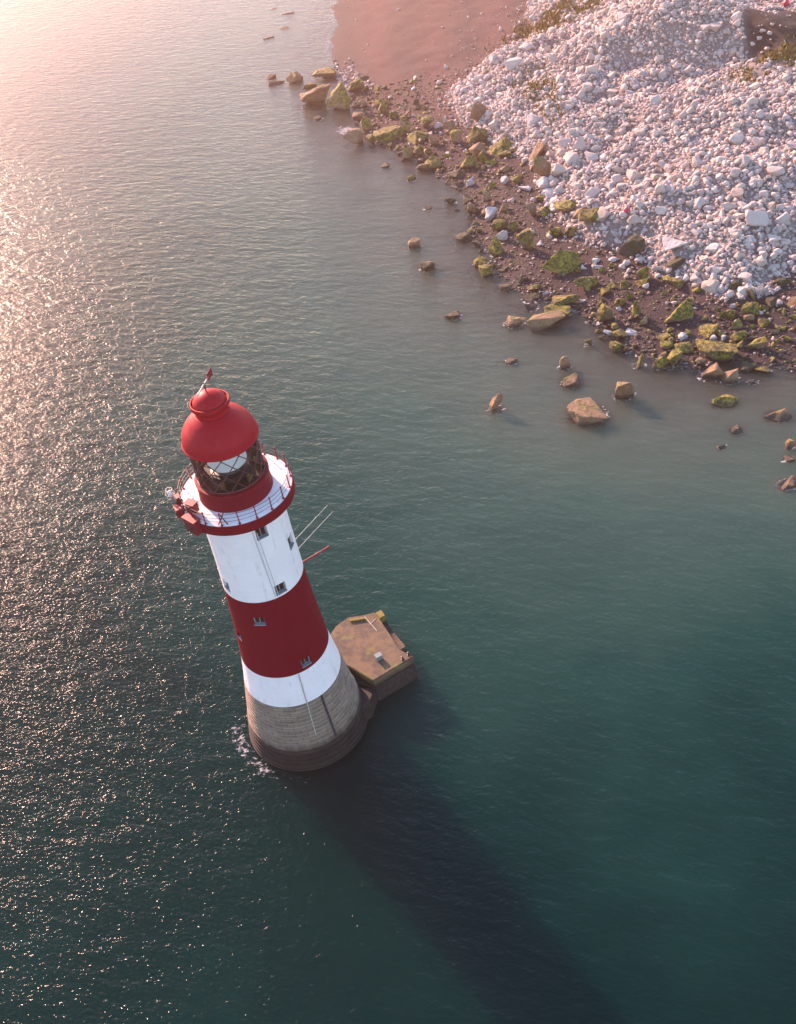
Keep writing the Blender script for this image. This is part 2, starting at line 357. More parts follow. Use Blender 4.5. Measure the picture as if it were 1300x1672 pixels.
ROCKS = '''5.8 185.8 3.8 2.1 T;0.1 191.4 2.6 0.8 D;1.5 186.7 3.5 1 T;12.7 185.7 5.8 1.7 G;10 167.9 6.9 4 T;14.9 164.1 5.2 5.1 Y;9.1 179.8 3.1 1 G;19.3 172.1 3.6 2.3 G;21.3 177.8 2.8 0.8 D;9.9 158.8 1.8 0.6 T;16.1 141.2 4 2.8 T;19.6 148 2 2.9 Y;18.5 155.8 2.6 1.2 T;19.8 140.6 2 1.8 G;23.3 160.9 2.7 1.2 Y;23.7 155.1 2.1 2.5 G;23.6 141.3 6.2 1.9 G;25.5 151.5 2.1 1.3 G;27.4 141.9 2 2.8 Y;31 141.9 3.2 2.5 G;29 136.9 4.9 1.5 G;31.6 133.2 1.9 2.2 T;35.7 139.2 2.5 1.6 T;35.8 131.8 2.4 2.3 Y;41.9 139.7 3.7 3.1 T;39.8 131.1 3.6 2.7 G;38.6 124.5 2.6 2.2 T;39.2 121.1 1.6 2 G;42.5 123.7 5.8 2.1 G;43.3 121.2 3 1.2 G;40.2 118.9 2 0.8 Y;42.1 115.3 2 1 T;25.9 130.3 2.2 2.4 Y;28.3 129.6 1.7 2 G;24.7 129.1 0.9 0.5 D;28.1 123.8 2.3 1.2 T;30.2 123.7 3.3 1.9 G;36.3 120.6 3 2 Y;25.3 119.8 1.6 0.7 G;33.4 117.4 3.4 1 D;21.3 127.9 1.6 0.5 D;30.8 107.4 2 1 D;26.5 106.8 1.5 0.5 D;31.4 103.9 0.9 0.3 D;33.6 102.1 1.7 1.9 T;35.2 113 1.3 1.2 W;40.9 110.1 1.3 1.5 W;43.1 109.7 2.2 0.9 Y;37.1 105.3 1.5 2.1 Y;36.4 97.8 2.3 2.1 W;38.9 99.9 1.5 1.3 T;36.9 93.2 2.5 1.8 G;36.6 89.9 1.8 2 W;39.1 92.1 1.4 1.5 G;34.9 86.2 2.6 2.5 G;39.5 84.8 2.6 3.6 G;30.9 93 2.9 0.9 D;32.5 90.3 1.6 0.7 D;22.5 93.3 2 1.5 T;23.7 85.1 2.6 1.6 T;31.9 83.3 2.1 1.1 G;32.4 80.3 2.5 1.5 G;35 80.3 1.7 0.5 D;33.9 74.6 2.1 0.6 D;37 75.8 1.9 0.7 D;38.3 73 1.9 0.6 G;37.1 70.2 2.4 0.7 D;36.8 67.8 2 0.6 D;25.3 69 2.2 0.7 D;33.5 64.3 2.8 0.9 T;37.8 62.2 4.9 1.5 T;40 64.9 3.6 1.1 G;41.5 67.5 4 1.3 G;45.8 61.1 2.3 2.6 G;43.4 77 5.7 3.2 Y;44.8 87.3 2 1.2 G;47.1 86 1.8 1.7 G;42.7 95.6 1.7 2.3 T;44.9 94.9 2.1 1.5 Y;48.6 93.3 4.1 1.6 Y;49.5 89.2 2.2 1.6 T;50.6 86.2 4 1.2 G;47.5 108.3 2.9 3.8 T;48.4 116.4 3.4 2.5 T;47.1 104.4 2.8 1.6 W;44 105.6 2.2 0.6 W;47 101.6 2.5 0.8 W;45.4 70.6 3.7 1.5 G;54.3 77.3 4 2.2 D;59.7 72.9 3.3 1 W;58.8 69.8 3.1 0.9 D;57.1 66.2 3.2 1.2 G;64.8 70.1 2.7 0.8 W;53.8 69.5 1.8 1.7 G;53.4 67.7 2 1 G;48.8 64 1.8 1 G;50.2 60.5 1.4 2 G;50.7 57.8 1.4 1.7 Y;55.2 57.7 4 2.3 Y;57.5 53.1 3.4 1.3 G;61.6 55.7 2.4 1.2 G;66.3 58.8 1.7 1.6 T;64.9 55.4 2.5 1.3 G;61.4 50.5 2 0.9 G;62.8 48.1 2.4 1.8 Y;57.3 48.1 4.7 1.6 G;54.4 52.9 1.3 0.7 W;52.1 53.6 2 0.6 G;53.8 50.2 2.5 0.7 G;51.7 48 2 1.5 Y;50.7 49.4 1.3 0.7 T;46.5 56.3 2 0.8 G;48.4 56.4 1.7 0.5 W;44.4 56.5 1.2 0.4 D;45.3 52.8 1.2 1.2 G;46.4 52.4 1 0.7 D;47.2 48.6 1.5 1.6 Y;55 43.6 2.7 1.6 T;56.9 42.2 2.4 1.2 T;59.9 43.9 1.9 0.6 D;61.6 42.7 1.9 0.6 G;59.5 40.8 1.1 0.3 D;67 47.6 1.1 0.8 G;69.6 52.6 1.7 0.6 G;70.8 55.4 2 1 T;54.7 37.6 2.8 0.8 Y;59.5 33.1 2.7 0.8 T;43.4 42.6 2.4 2.7 T;27 44.5 1.9 2.6 T;37.9 39.8 4.8 1.4 T;37.7 51.1 1.5 1.6 T;37.8 47.5 2.8 0.8 T;31.1 54.7 1.5 0.5 T;42.1 55.6 1 0.9 G;54.1 31.8 1.6 0.5 T;51.4 29.2 0.9 0.4 T;58.7 27.1 1 1.2 T;57.8 25 1.1 0.5 T;55.9 20.9 1.9 0.6 T;2 249.8 2.2 0.2 D;6.2 243.4 3 0.25 D;4.2 229.3 3 0.3 T;0.1 223.9 2.8 0.25 T;68.2 56.6 2 0.8 D;65.4 52.5 1.8 0.9 G;71.3 60.9 2.3 0.8 D;64.8 61.3 1.9 0.9 D;60.1 63.2 1.8 0.6 G;50.8 68.3 1.6 0.7 G;47.8 67.4 1.8 0.8 G;48.5 75 1.5 0.6 W;51.2 76.1 1.3 0.5 W;67.1 50.6 1.3 0.4 G'''
ROCKS = [(float(a), float(b_), float(c_), float(d_), k) for a, b_, c_, d_, k in (r.split() for r in ROCKS.split(';'))]

xr = np.random.RandomState(8); XP = np.c_[xr.uniform(12, 85, 14000), xr.uniform(40, 172, 14000)]; zx, dsx, dhx = fields(XP)
okx = (dsx > -1.6) & (dhx < .6) & (dsx < 16) & (xr.rand(14000) < np.where(XP[:, 1] < 72, .75, np.where(XP[:, 1] > 112, .75, .26)) * np.exp(-np.maximum(dsx - 3, 0) / 9))
for x, y in XP[okx]:
    wd = float(.75 * math.exp(xr.randn() * .38)); k = 'GGYYTTDDW'[xr.randint(9)]
    if all(math.hypot(x - q[0], y - q[1]) > (wd + q[2]) * .36 for q in ROCKS) and len(ROCKS) < 610:
        ROCKS.append((round(float(x), 1), round(float(y), 1), wd, wd * float(xr.uniform(.4, .85)), k))

# ------------------------------------------------------------------ ground sheet (beach, heap base, seabed)
xs = axis(-15, 140, 1.0, 560); ys = axis(15, 290, 1.0, 620)
X, Y = np.meshgrid(xs, ys); P = np.c_[X.ravel(), Y.ravel()]; z, ds, dh = fields(P)
sm = lambda v, a, b: (lambda q: q * q * (3 - 2 * q))(np.clip((v - a) / (b - a), 0, 1))
dry = np.array((.062, .015, .010)); wetc = np.array((.030, .0155, .0155)); bed = np.array((.080, .062, .048)); chalk = np.array((.27, .21, .18)); soil = np.array((.020, .011, .007)); ochre = np.array((.24, .155, .045))  # bank earth is brown, darkened further by the mound's shade painted into its colour
c = wetc + (dry - wetc) * (sm(P[:, 1], 95, 165) * .75 * sm(ds, 0, 8) + .12 * sm(ds, 6, 18))[:, None]
bedc = bed * (.35 + 1.3 * sm(fbm(P + 33, .3), .35, .6))[:, None]; c = bedc + (c - bedc) * sm(ds, -3, .5)[:, None]
strip = np.sin(P[:, 0] * .42 - P[:, 1] * .03 + fbm(P, .03) * 5) * .28 + .95 + (fbm(P, .5) - .47) * .5; c = c * np.where(ds > 0, strip, 1)[:, None]
kh = sm(dh, -1, 2.5)[:, None]; c = c * (1 - kh) + chalk * kh
ko = np.clip(gauss(P, (95.5, 124), 10, 3, 15) + 1.4 * gauss(P, (70, 187), 10, 5.5, 30) + gauss(P, (54, 140), 3, 9, 0) * .9, 0, 1) * sm(fbm(P, .35), .3, .55)
soil_shade_k = sm(gauss(P, (101, 136), 8, 15, -25), .3, .55); c = c * (1 - soil_shade_k[:, None]) + soil * soil_shade_k[:, None]  # earth patch beside the mound, painted with its lee shade
c = c * (1 - ko[:, None]) + ochre * ko[:, None]
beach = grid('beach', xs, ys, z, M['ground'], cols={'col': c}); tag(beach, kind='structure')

# ------------------------------------------------------------------ sea
xs = axis(-45, 95, .6, 560); ys = axis(-40, 190, .6, 620)
X, Y = np.meshgrid(xs, ys); P = np.c_[X.ravel(), Y.ravel()]; zg, ds, dh = fields(P)
wr = np.random.RandomState(3); zz = np.zeros(len(P))
for k in range(22):
    lam = 2.4 * (4.2 ** wr.rand()); a = rad(72 + wr.randn() * 22); ph = wr.rand() * 6.28
    zz += .011 * lam * np.sin((P[:, 0] * math.cos(a) + P[:, 1] * math.sin(a)) * 2 * math.pi / lam + ph)
fade = np.clip(-ds / 14, .0, 1) * sm(P[:, 0], -130, -40) * sm(P[:, 1], 230, 150) * sm(P[:, 1], -80, -35)
zz *= .06 * (.4 + .9 * fbm(P, .03)) * fade
depth = np.clip(-zg, 0, None); depth = np.maximum(depth, np.clip((-ds - 6) * .105, 0, 8))
foam = .57 * np.exp(-((ds + .5) / .5) ** 2) * sm(fbm(P + 5, .09), .40, .62)
foam = np.maximum(foam, .62 * gauss(P, (15, 150), 3.2, 4.5) * (ds < .5))
foam = np.maximum(foam, .44 * np.exp(-((ds + 1.2) / 2.2) ** 2) * sm(P[:, 1], 172, 190))
rk = np.full(len(P), 9.0); rdep = np.zeros(len(P))
for x, y, wd, ht, k in ROCKS:
    dd = np.hypot((P[:, 0] - x) / (wd * .5), (P[:, 1] - y) / (wd * .42)); near = dd < 3
    rk[near] = np.minimum(rk[near], (dd[near] - 1) * wd * .45)
    depth = np.where((dd < 2.2) & (P[:, 1] < 190), np.minimum(depth, np.clip((dd - .8) * 1.2, .15, 9)), depth)
foam = np.maximum(foam, .57 * np.exp(-((rk - .1) / .5) ** 2) * sm(fbm(P + 90, .2), .30, .5) * (ds < .3))
rt_ = np.hypot(P[:, 0], P[:, 1]); az = np.degrees(np.arctan2(P[:, 1], P[:, 0]))
foam = np.maximum(foam, .53 * np.exp(-((rt_ - 6.8) / 1.3) ** 2) * sm(np.cos(np.radians(az - 205)), .45, .95))
foam = np.maximum(foam, .42 * np.exp(-((rt_ - 6.7) / .9) ** 2) * sm(np.cos(np.radians(az - 250)), .4, 1))
sea = grid('sea_water', xs, ys, zz, M['sea'], attrs={'depth': depth, 'foam': foam}); tag(sea, kind='structure')

# ------------------------------------------------------------------ lighthouse
LH = empty('lighthouse'); tag(LH, 'tall red and white banded lighthouse standing in the sea', 'lighthouse')
PZ = np.array([-4, 2.73, 3.85, 5, 7.95, 11.45, 16, 20.4, 24, 28.4]); PR = np.array([5.75, 5.35, 5.15, 4.98, 4.5, 4.0, 3.66, 3.45, 3.34, 3.3])
def sr(zv): return float(np.interp(zv, PZ, PR))
def sr_s(zv): return (sr(zv - .8) + sr(zv) + sr(zv + .8)) / 3
def band(name, z0, z1, mat):
    n = max(2, int((z1 - z0) / .5)); bm = lathe_bm([(sr_s(z0 + (z1 - z0) * i / n), z0 + (z1 - z0) * i / n) for i in range(n + 1)], 128)
    return from_bm(name, bm, mat, LH)
low = band('white_band', 7.95, 11.45, M['white']); redb = band('red_band', 11.45, 20.4, M['red']); upw = band('white_band', 20.4, 28.5, M['white'])
# granite foot in stepped courses
prof = []; zc = 3.15
prof = [(6.0, -5.0), (5.92, -.2)]
zc = -.2; k = 0
while zc < 2.6:
    h = .55; r0 = 5.86 - .09 * k; prof += [(r0, zc + .03), (r0 - .01, zc + h - .12), (r0 - .13, zc + h - .10), (r0 - .13, zc + h)]; zc += h; k += 1
prof += [(5.30, zc + .02)]
while zc < 7.9:
    h = min(.44, 7.95 - zc)
    if h < .12: break
    r0 = sr_s(zc) ; prof += [(r0, zc + .03), (r0 - .01, zc + h - .09), (r0 - .12, zc + h - .08), (r0 - .12, zc + h)]; zc += h
prof += [(4.44, 7.95)]
gran = from_bm('granite_base', lathe_bm(prof, 128), M['granite'], LH, 25)

WIN = [(-64.2, 27.35, 1.0, 1.15, upw), (-18.3, 24.25, .95, 1.3, upw), (-61.8, 21.12, 1.0, 1.1, upw), (-103.9, 18.2, 1.05, .95, redb), (-59.6, 12.2, .95, .95, redb), (-146, 21.5, .95, 1.1, upw), (-151, 15.2, .8, .8, redb), (60, 24.2, 1, 1.2, upw), (150, 24.2, 1, 1.2, upw), (100, 16, 1, 1.1, redb)]
cut = {}
for a, zc, w_, h_, body_ in WIN:
    bm = cut.setdefault(body_.name, (body_, bmesh.new()))[1]
    r = sr_s(zc); c_ = polar(r, a, zc); box(bm, c_, (.84, w_, h_), rad(a))
for body_, bm in cut.values():
    cme = bpy.data.meshes.new('cut'); bm.to_mesh(cme); bm.free(); co_ = link(bpy.data.objects.new('cut', cme))
    md = body_.modifiers.new('b', 'BOOLEAN'); md.operation = 'DIFFERENCE'; md.object = co_; md.solver = 'EXACT'
    bpy.context.view_layer.update()
    dg = bpy.context.evaluated_depsgraph_get(); nm = bpy.data.meshes.new_from_object(body_.evaluated_get(dg))
    body_.modifiers.clear(); body_.data = nm; bpy.data.objects.remove(co_)
for o in (low, redb, upw): smooth_by_angle(o.data, 30)
for a, zc, w_, h_, body_ in WIN:
    r = sr_s(zc); W_ = from_bm('window', box(bmesh.new(), polar(r - .36, a, zc), (.06, w_ - .02, h_ - .02), rad(a)), M['pane'], LH)
    fb = bmesh.new(); T_ = Matrix.Rotation(rad(a), 3, 'Z')
    def loc(dx, dy, dz): return polar(r, a, zc) + T_ @ Vector((dx, dy, dz))
    for dy in (-1, 1): box(fb, loc(-.29, dy * (w_ / 2 - .07), 0), (.08, .10, h_ - .03), rad(a))
    for dz in (-1, 1): box(fb, loc(-.29, 0, dz * (h_ / 2 - .07)), (.08, w_ - .24, .10), rad(a))
    box(fb, loc(-.30, 0, 0), (.06, .06, h_ - .22), rad(a))
    from_bm('frame', fb, M['frame'], W_)
    from_bm('sill', box(bmesh.new(), loc(-.13, 0, -h_ / 2 + .05), (.26, w_ - .03, .10), rad(a)), M['sill'], W_)

def run(name, pts, r, mat, off=.04):
    out = []
    for (a0, z0), (a1, z1) in zip(pts, pts[1:]):
        n = 12
        for i in range(n + 1):
            f = i / n; zz_ = z0 + (z1 - z0) * f; out.append(polar(sr_s(zz_) + off, a0 + (a1 - a0) * f, zz_))
    return from_bm(name, tube(bmesh.new(), out, r, 6), mat, LH)
run('conduit', [(-76.2, 28.3), (-72, 20.6)], .045, M['greypipe'])
run('conduit', [(-70.8, 27.6), (-67.5, 20.6)], .03, M['greypipe'])
run('conduit', [(-74, 11.4), (-76.5, 4.0)], .055, M['rust'], .05)
run('iron_rail', [(-57, 7.9), (-57.8, 2.75)], .11, M['stain'], .06)

# gallery
gal = from_bm('gallery', lathe_bm([(3.30, 28.1), (3.45, 28.35), (3.9, 28.62), (4.34, 28.78), (4.48, 28.9), (4.5, 29.72), (4.46, 29.78), (2.7, 29.785)], 128, cap=False), M['red'], LH, 25)
from_bm('deck', lathe_bm([(4.40, 29.786), (4.38, 29.80), (2.7, 29.83)], 128, cap=False), M['deck'], gal, 40)
NPOST = 20
rl = from_bm('railing', bmesh.new(), M['redmetal'], LH)
bm = bmesh.new()
for hz in (.38, .72, 1.08):
    ring = [polar(4.32, 360 * k / 96, 29.8 + hz) for k in range(97)]
    tube(bm, ring, .017 if hz < 1 else .022, 5)
from_bm('rail', bm, M['darkred'], rl)
for k in range(NPOST):
    bm = bmesh.new(); b0 = polar(4.32, 360 * k / NPOST + 4, 29.8)
    tube(bm, [b0, b0 + Vector((0, 0, .08)), b0 + Vector((0, 0, .10)), b0 + Vector((0, 0, 1.10)), b0 + Vector((0, 0, 1.11)), b0 + Vector((0, 0, 1.2))], [.10, .10, .045, .04, .075, .05], 8)
    for hz in (.38, .72): tube(bm, [b0 + Vector((0, 0, hz - .05)), b0 + Vector((0, 0, hz)), b0 + Vector((0, 0, hz + .05))], [.05, .07, .05], 8)
    from_bm('post', bm, M['redmetal'], rl)
# curved brace on the rail
br = from_bm('stay_bracket', bmesh.new(), M['darkred'], LH)
bm = bmesh.new()
for s_ in (-1, 1): tube(bm, [polar(4.25, -103 + s_ * 5, 29.85), polar(4.1, -103 + s_ * 1, 30.3), polar(4.05, -103 - s_ * 3, 30.9)], .05, 6)
br.data = br.data.copy(); bm.to_mesh(br.data); bm.free()
# lantern
lan = from_bm('lantern', lathe_bm([(2.92, 29.80), (2.90, 30.0), (2.86, 30.3), (2.83, 31.2), (2.90, 31.3), (2.90, 31.42), (2.62, 31.46)], 96), M['red'], LH, 30)
from_bm('glazing', lathe_bm([(2.55, 31.46), (2.55, 34.78)], 96, cap=False), M['glass'], lan, 30)
bm = bmesh.new(); NL = 12
for sgn in (1, -1):
    for k in range(NL):
        tube(bm, [polar(2.60, 360 / NL * (k + sgn * 2.2 * i / 16), 31.46 + 3.3 * i / 16) for i in range(17)], .042, 5)
for hz in (31.5, 34.7): tube(bm, [polar(2.6, 360 * k / 96, hz) for k in range(97)], .06, 6)
from_bm('lattice', bm, M['darkred'], lan)
op = from_bm('optic', lathe_bm([(1.5, 31.2), (1.5, 31.9), (1.1, 32.0), (1.0, 32.3), (1.0, 32.55)], 48), M['dark'], lan, 30)
from_bm('lens_cover', lathe_bm([(1.45, 32.55), (1.5, 32.65), (1.5, 34.6), (1.0, 34.75)], 64), M['cover'], op, 30)
for k in range(6):
    q = polar(2.1, k * 60 + 15, 31.49); from_bm('pedestal', box(bmesh.new(), q + Vector((0, 0, .27)), (.25, .4, .52), rad(k * 60 + 15), .03), M['brass'], op)
from_bm('lantern_floor', lathe_bm([(2.5, 31.464), (2.5, 31.49)], 64), M['dark'], lan, 30)
# roof, ventilator and vane
roof = from_bm('roof', lathe_bm([(2.60, 34.70), (2.86, 34.72), (2.94, 34.80), (2.94, 34.90), (2.87, 34.97), (2.84, 35.25), (2.72, 35.70), (2.50, 36.12), (2.22, 36.48), (1.95, 36.74), (1.90, 36.80), (1.62, 37.0), (1.42, 37.14), (1.30, 37.22)], 96), M['redroof'], LH, 32)
from_bm('ventilator', lathe_bm([(1.30, 37.0), (1.26, 37.12), (1.24, 37.5), (1.34, 37.75), (1.46, 37.85), (1.48, 38.12), (1.46, 38.18), (1.36, 38.18), (1.34, 38.0), (1.28, 38.0), (1.20, 38.28), (.98, 38.58), (.66, 38.80), (.30, 38.92), (.08, 38.95)], 72), M['redroof'], roof, 35)
bm = bmesh.new(); tube(bm, [(0, 0, 38.9), (0, 0, 39.75)], .05, 8)
vane = from_bm('weather_vane', bm, M['darkred'], LH)
va0 = Vector((math.cos(rad(72)), math.sin(rad(72)), 0)); vc = Vector((0, 0, 39.6))
bm = bmesh.new(); tube(bm, [vc - va0 * 1.35, vc - va0 * .9, vc, vc + va0 * .9], [.09, .05, .045, .045], 8)
from_bm('arrow', bm, M['pale'], vane)
bm = bmesh.new(); box(bm, vc + va0 * 1.25, (.85, .06, .62), rad(72), .02); box(bm, vc + va0 * .75, (.3, .06, .3), rad(72), .02)
from_bm('tail', bm, M['redmetal'], vane)
# hoods hung on the rail, left side
def cabinet(a, r, z0, s, mat, rz=None, name='equipment_cabinet'):
    bm = bmesh.new(); rz_ = rad(a if rz is None else rz); c0 = polar(r, a, z0)
    box(bm, c0, s, rz_, .04); box(bm, c0 + Vector((0, 0, s[2] / 2 + .05)), (s[0] + .12, s[1] + .12, .08), rz_, .02)
    o = from_bm(name, bm, mat, LH)
    T_ = Matrix.Rotation(rz_, 3, 'Z'); d = bmesh.new()
    box(d, c0 + T_ @ Vector((s[0] / 2 + .02, 0, -.05)), (.04, s[1] * .7, s[2] * .7), rz_, .01); from_bm('door', d, M['darkred'], o)
    h = bmesh.new(); box(h, c0 + T_ @ Vector((s[0] / 2 + .06, s[1] * .22, 0)), (.05, .06, .25), rz_); from_bm('handle', h, M['dark'], o)
    return o
cabinet(-137, 4.6, 29.5, (.65, 1.35, 1.3), M['redmetal'])
cabinet(-148, 3.85, 30.35, (.6, .85, .8), M['redmetal'], rz=-128)
cabinet(-160, 4.7, 29.8, (.5, .8, .8), M['redmetal'])
cabinet(-167, 4.45, 30.4, (.35, .5, .7), M['darkred'], rz=-150)
bm = bmesh.new(); cc = polar(5.0, -177, 30.6)
for k in range(8): tube(bm, [cc + Vector((.3 * math.cos(k * .785), .3 * math.sin(k * .785), -.35)), cc + Vector((.36 * math.cos(k * .785), .36 * math.sin(k * .785), .0)), cc + Vector((.26 * math.cos(k * .785), .26 * math.sin(k * .785), .4))], .028, 5)
for dz, rr in ((-.35, .3), (0, .36), (.4, .26)): tube(bm, [cc + Vector((rr * math.cos(k * .393), rr * math.sin(k * .393), dz)) for k in range(17)], .03, 5)
tube(bm, [polar(4.35, -177, 30.2), cc + Vector((0, 0, -.3))], .05, 6)
cg = from_bm('lamp_cage', bm, M['pale'], LH)
from_bm('lamp', lathe_bm([(.05, -.3), (.16, -.25), (.18, .1), (.10, .25), (.03, .28)], 16), M['cover'], cg, 40).location = cc
# whip aerials and jib
for z_, L_ in ((22.0, 5.0), (20.9, 5.4)):
    b0 = polar(sr_s(z_) - .1, 25, z_); d0 = Vector((math.cos(rad(51)), math.sin(rad(51)), 0))
    a_ = from_bm('aerial', tube(bmesh.new(), [b0, b0 + d0 * .4, b0 + d0 * .5, b0 + d0 * L_], [.06, .06, .032, .02], 6), M['pale'], LH)
b0 = polar(sr_s(19.6) - .1, 20, 19.6); d0 = Vector((math.cos(rad(30)), math.sin(rad(30)), 0))
bm = tube(bmesh.new(), [b0, b0 + d0 * 2.7, b0 + d0 * 2.72, b0 + d0 * 2.9], [.10, .09, .13, .13], 8)
from_bm('jib', bm, M['redmetal'], LH)

# ------------------------------------------------------------------ landing platform
LP = empty('landing_platform', (9, 5, 0)); tag(LP, 'weathered brown concrete landing block joined to the foot of the lighthouse', 'landing platform')
def prism(bm, pts, z0, z1, batter=0.0):
    cx_ = sum(p[0] for p in pts) / len(pts); cy_ = sum(p[1] for p in pts) / len(pts)
    lo = [bm.verts.new((cx_ + (p[0] - cx_) * (1 + batter), cy_ + (p[1] - cy_) * (1 + batter), z0)) for p in pts]; hi = [bm.verts.new((p[0], p[1], z1)) for p in pts]
    n = len(pts)
    for i in range(n): bm.faces.new((lo[i], lo[(i + 1) % n], hi[(i + 1) % n], hi[i]))
    bm.faces.new(lo[::-1]); bm.faces.new(hi); return bm
def part(name, bm, mat, parent, bev=.05, off=True):
    bmesh.ops.recalc_face_normals(bm, faces=bm.faces)
    if bev: bmesh.ops.bevel(bm, geom=[e for e in bm.edges], offset=bev, segments=2, affect='EDGES')
    bmesh.ops.translate(bm, vec=-Vector((9, 5, 0)), verts=bm.verts)
    return from_bm(name, bm, mat, LP)
A = Vector((6.9, .75)); B = Vector((11.14, 2.85)); C_ = Vector((8.62, 9.95)); D_ = Vector((5.2, 9.55))
u = (C_ - B).normalized(); v = (B - A).normalized()
B2, C2 = B - v * .75, C_ - v * .75
# top slab (rough, gently uneven) over the block
bm = prism(bmesh.new(), [A, B - v * .02, B2 + u * 1.6, C2, Vector((6.9, 9.45)), D_, Vector((3.9, 8.7)), Vector((2.2, 6.2)), Vector((3.4, 4.2)), Vector((4.9, 2.9))], 2.2, 3.2, 0.0); part('deck', bm, M['concrete'], LP, .07)
bm = prism(bmesh.new(), [A, B, C_, D_, Vector((3.9, 8.7)), Vector((2.2, 6.2)), Vector((3.4, 2.6))], -5, 2.196, .04); part('block', bm, M['concrete'], LP, .08)
bm = prism(bmesh.new(), [C2 - u * 1.0 + v * .02, C_ - u * 1.0, C_, C2 + v * .02], 2.2, 3.05); part('weeded_corner', bm, M['weed'], LP, .06)
bm = prism(bmesh.new(), [A + v * .0 - u * .0, A + u * 1.3 - v * 1.3, Vector((4.6, 2.4)), Vector((5.1, -1.6)), Vector((6.2, -1.0))], -5, 2.0, .04); part('bridge_wall', bm, M['granite'], LP, .08)
bm = bmesh.new()
for k in range(5): prism(bm, [B + u * (1.8 + k * .55) - v * .70, B + u * (1.8 + k * .55) - v * .05, B + u * (2.3 + k * .55) - v * .05, B + u * (2.3 + k * .55) - v * .70], 2.2, 2.9 - k * .12)
part('steps', bm, M['concrete'], LP, .02)
bm = prism(bmesh.new(), [D_ + Vector((.1, -.45)), Vector((6.85, 9.0)), Vector((6.95, 8.65)), D_ + Vector((.15, -.85))], 3.21, 3.42); part('kerb', bm, M['weed'], LP, .06)
bm = bmesh.new(); e0 = C2 - v * 1.2; tube(bm, [(e0.x, e0.y, 3.27), ((e0 - u * 2.4 + v * .25).x, (e0 - u * 2.4 + v * .25).y, 3.27)], .035, 6); tube(bm, [((e0 - u * 1.2).x, (e0 - u * 1.2).y, 3.27), ((e0 - u * .9 + v * .9).x, (e0 - u * .9 + v * .9).y, 3.27)], .02, 6)
bmesh.ops.translate(bm, vec=-Vector((9, 5, 0)), verts=bm.verts); from_bm('mooring_rail', bm, M['pale'], LP)
# small bollards and ring bolts near the outer end
for q in (B - v * 1.1 + u * .35, B - v * .35 + u * .45):
    bm = lathe_bm([(.15, 3.19), (.16, 3.24), (.10, 3.26), (.09, 3.5), (.13, 3.52), (.13, 3.58), (.06, 3.61)], 16); bmesh.ops.translate(bm, vec=(q.x - 9, q.y - 5, 0), verts=bm.verts); from_bm('bollard', bm, M['dark'], LP)
EB = empty('equipment_box', (7.75, 3.35, 3.2)); tag(EB, 'small grey green metal box standing on the concrete landing', 'box')
t = NT('box_paint'); mb = t.set(Base_Color=(.16, .21, .20), Roughness=.6)
from_bm('body', box(bmesh.new(), (0, 0, .26), (.62, .5, .5), .4, .03), mb, EB); from_bm('lid', box(bmesh.new(), (0, 0, .54), (.7, .58, .06), .4, .015), mb, EB)
from_bm('hasp', box(bmesh.new(), (.33 * math.cos(.4), .33 * math.sin(.4), .42), (.04, .1, .14), .4), M['dark'], EB)

# ------------------------------------------------------------------ rocks
def hull_mesh(name, seed, w_, d_, h_, mat, n=15, blocky=.6, detail=1):
    rnd = random.Random(seed); bm = bmesh.new()
    for _ in range(n):
        p = Vector((rnd.gauss(0, 1), rnd.gauss(0, 1), rnd.gauss(0, 1))).normalized()
        k = 1 / max(abs(p.x), abs(p.y), abs(p.z)); p = p * (1 + (k - 1) * blocky) * rnd.uniform(.78, 1.0)
        bm.verts.new(p * .5)
    r = bmesh.ops.convex_hull(bm, input=bm.verts)
    bmesh.ops.delete(bm, geom=[x for x in set(r['geom_interior'] + r['geom_unused']) if isinstance(x, bmesh.types.BMVert)], context='VERTS')
    bmesh.ops.dissolve_limit(bm, angle_limit=rad(12), verts=bm.verts, edges=bm.edges)
    mn = [min(v_.co[i] for v_ in bm.verts) for i in range(3)]; mxx = [max(v_.co[i] for v_ in bm.verts) for i in range(3)]
    for v_ in bm.verts:
        for i, s_ in enumerate((w_, d_, h_)): v_.co[i] = ((v_.co[i] - mn[i]) / (mxx[i] - mn[i]) - .5) * s_
    sz = min(w_, d_, h_)
    if detail:
        bmesh.ops.bevel(bm, geom=bm.edges[:], offset=.045 * sz, segments=1, affect='EDGES', clamp_overlap=True)
        bmesh.ops.triangulate(bm, faces=bm.faces)
        for _ in range(detail):
            bmesh.ops.subdivide_edges(bm, edges=[e for e in bm.edges if e.calc_length() > .15 * sz], cuts=1, use_grid_fill=True)
            bmesh.ops.triangulate(bm, faces=bm.faces)
        off = Vector((seed % 97, seed % 31, seed % 13)); f_ = 2.2 / max(sz, .3)
        for v_ in bm.verts:
            q = v_.co * f_ + off; v_.co += (Vector((mnoise.noise(q), mnoise.noise(q + Vector((9, 0, 0))), mnoise.noise(q + Vector((0, 9, 0))))) * .075 + Vector((mnoise.noise(q * 2.7), mnoise.noise(q * 2.7 + Vector((9, 0, 0))), mnoise.noise(q * 2.7 + Vector((0, 9, 0))))) * .045) * sz
    else: bmesh.ops.triangulate(bm, faces=bm.faces)
    bmesh.ops.recalc_face_normals(bm, faces=bm.faces)
    me = bpy.data.meshes.new(name); bm.to_mesh(me); bm.free(); me.materials.append(mat)
    if detail: smooth_by_angle(me, 28)
    return me

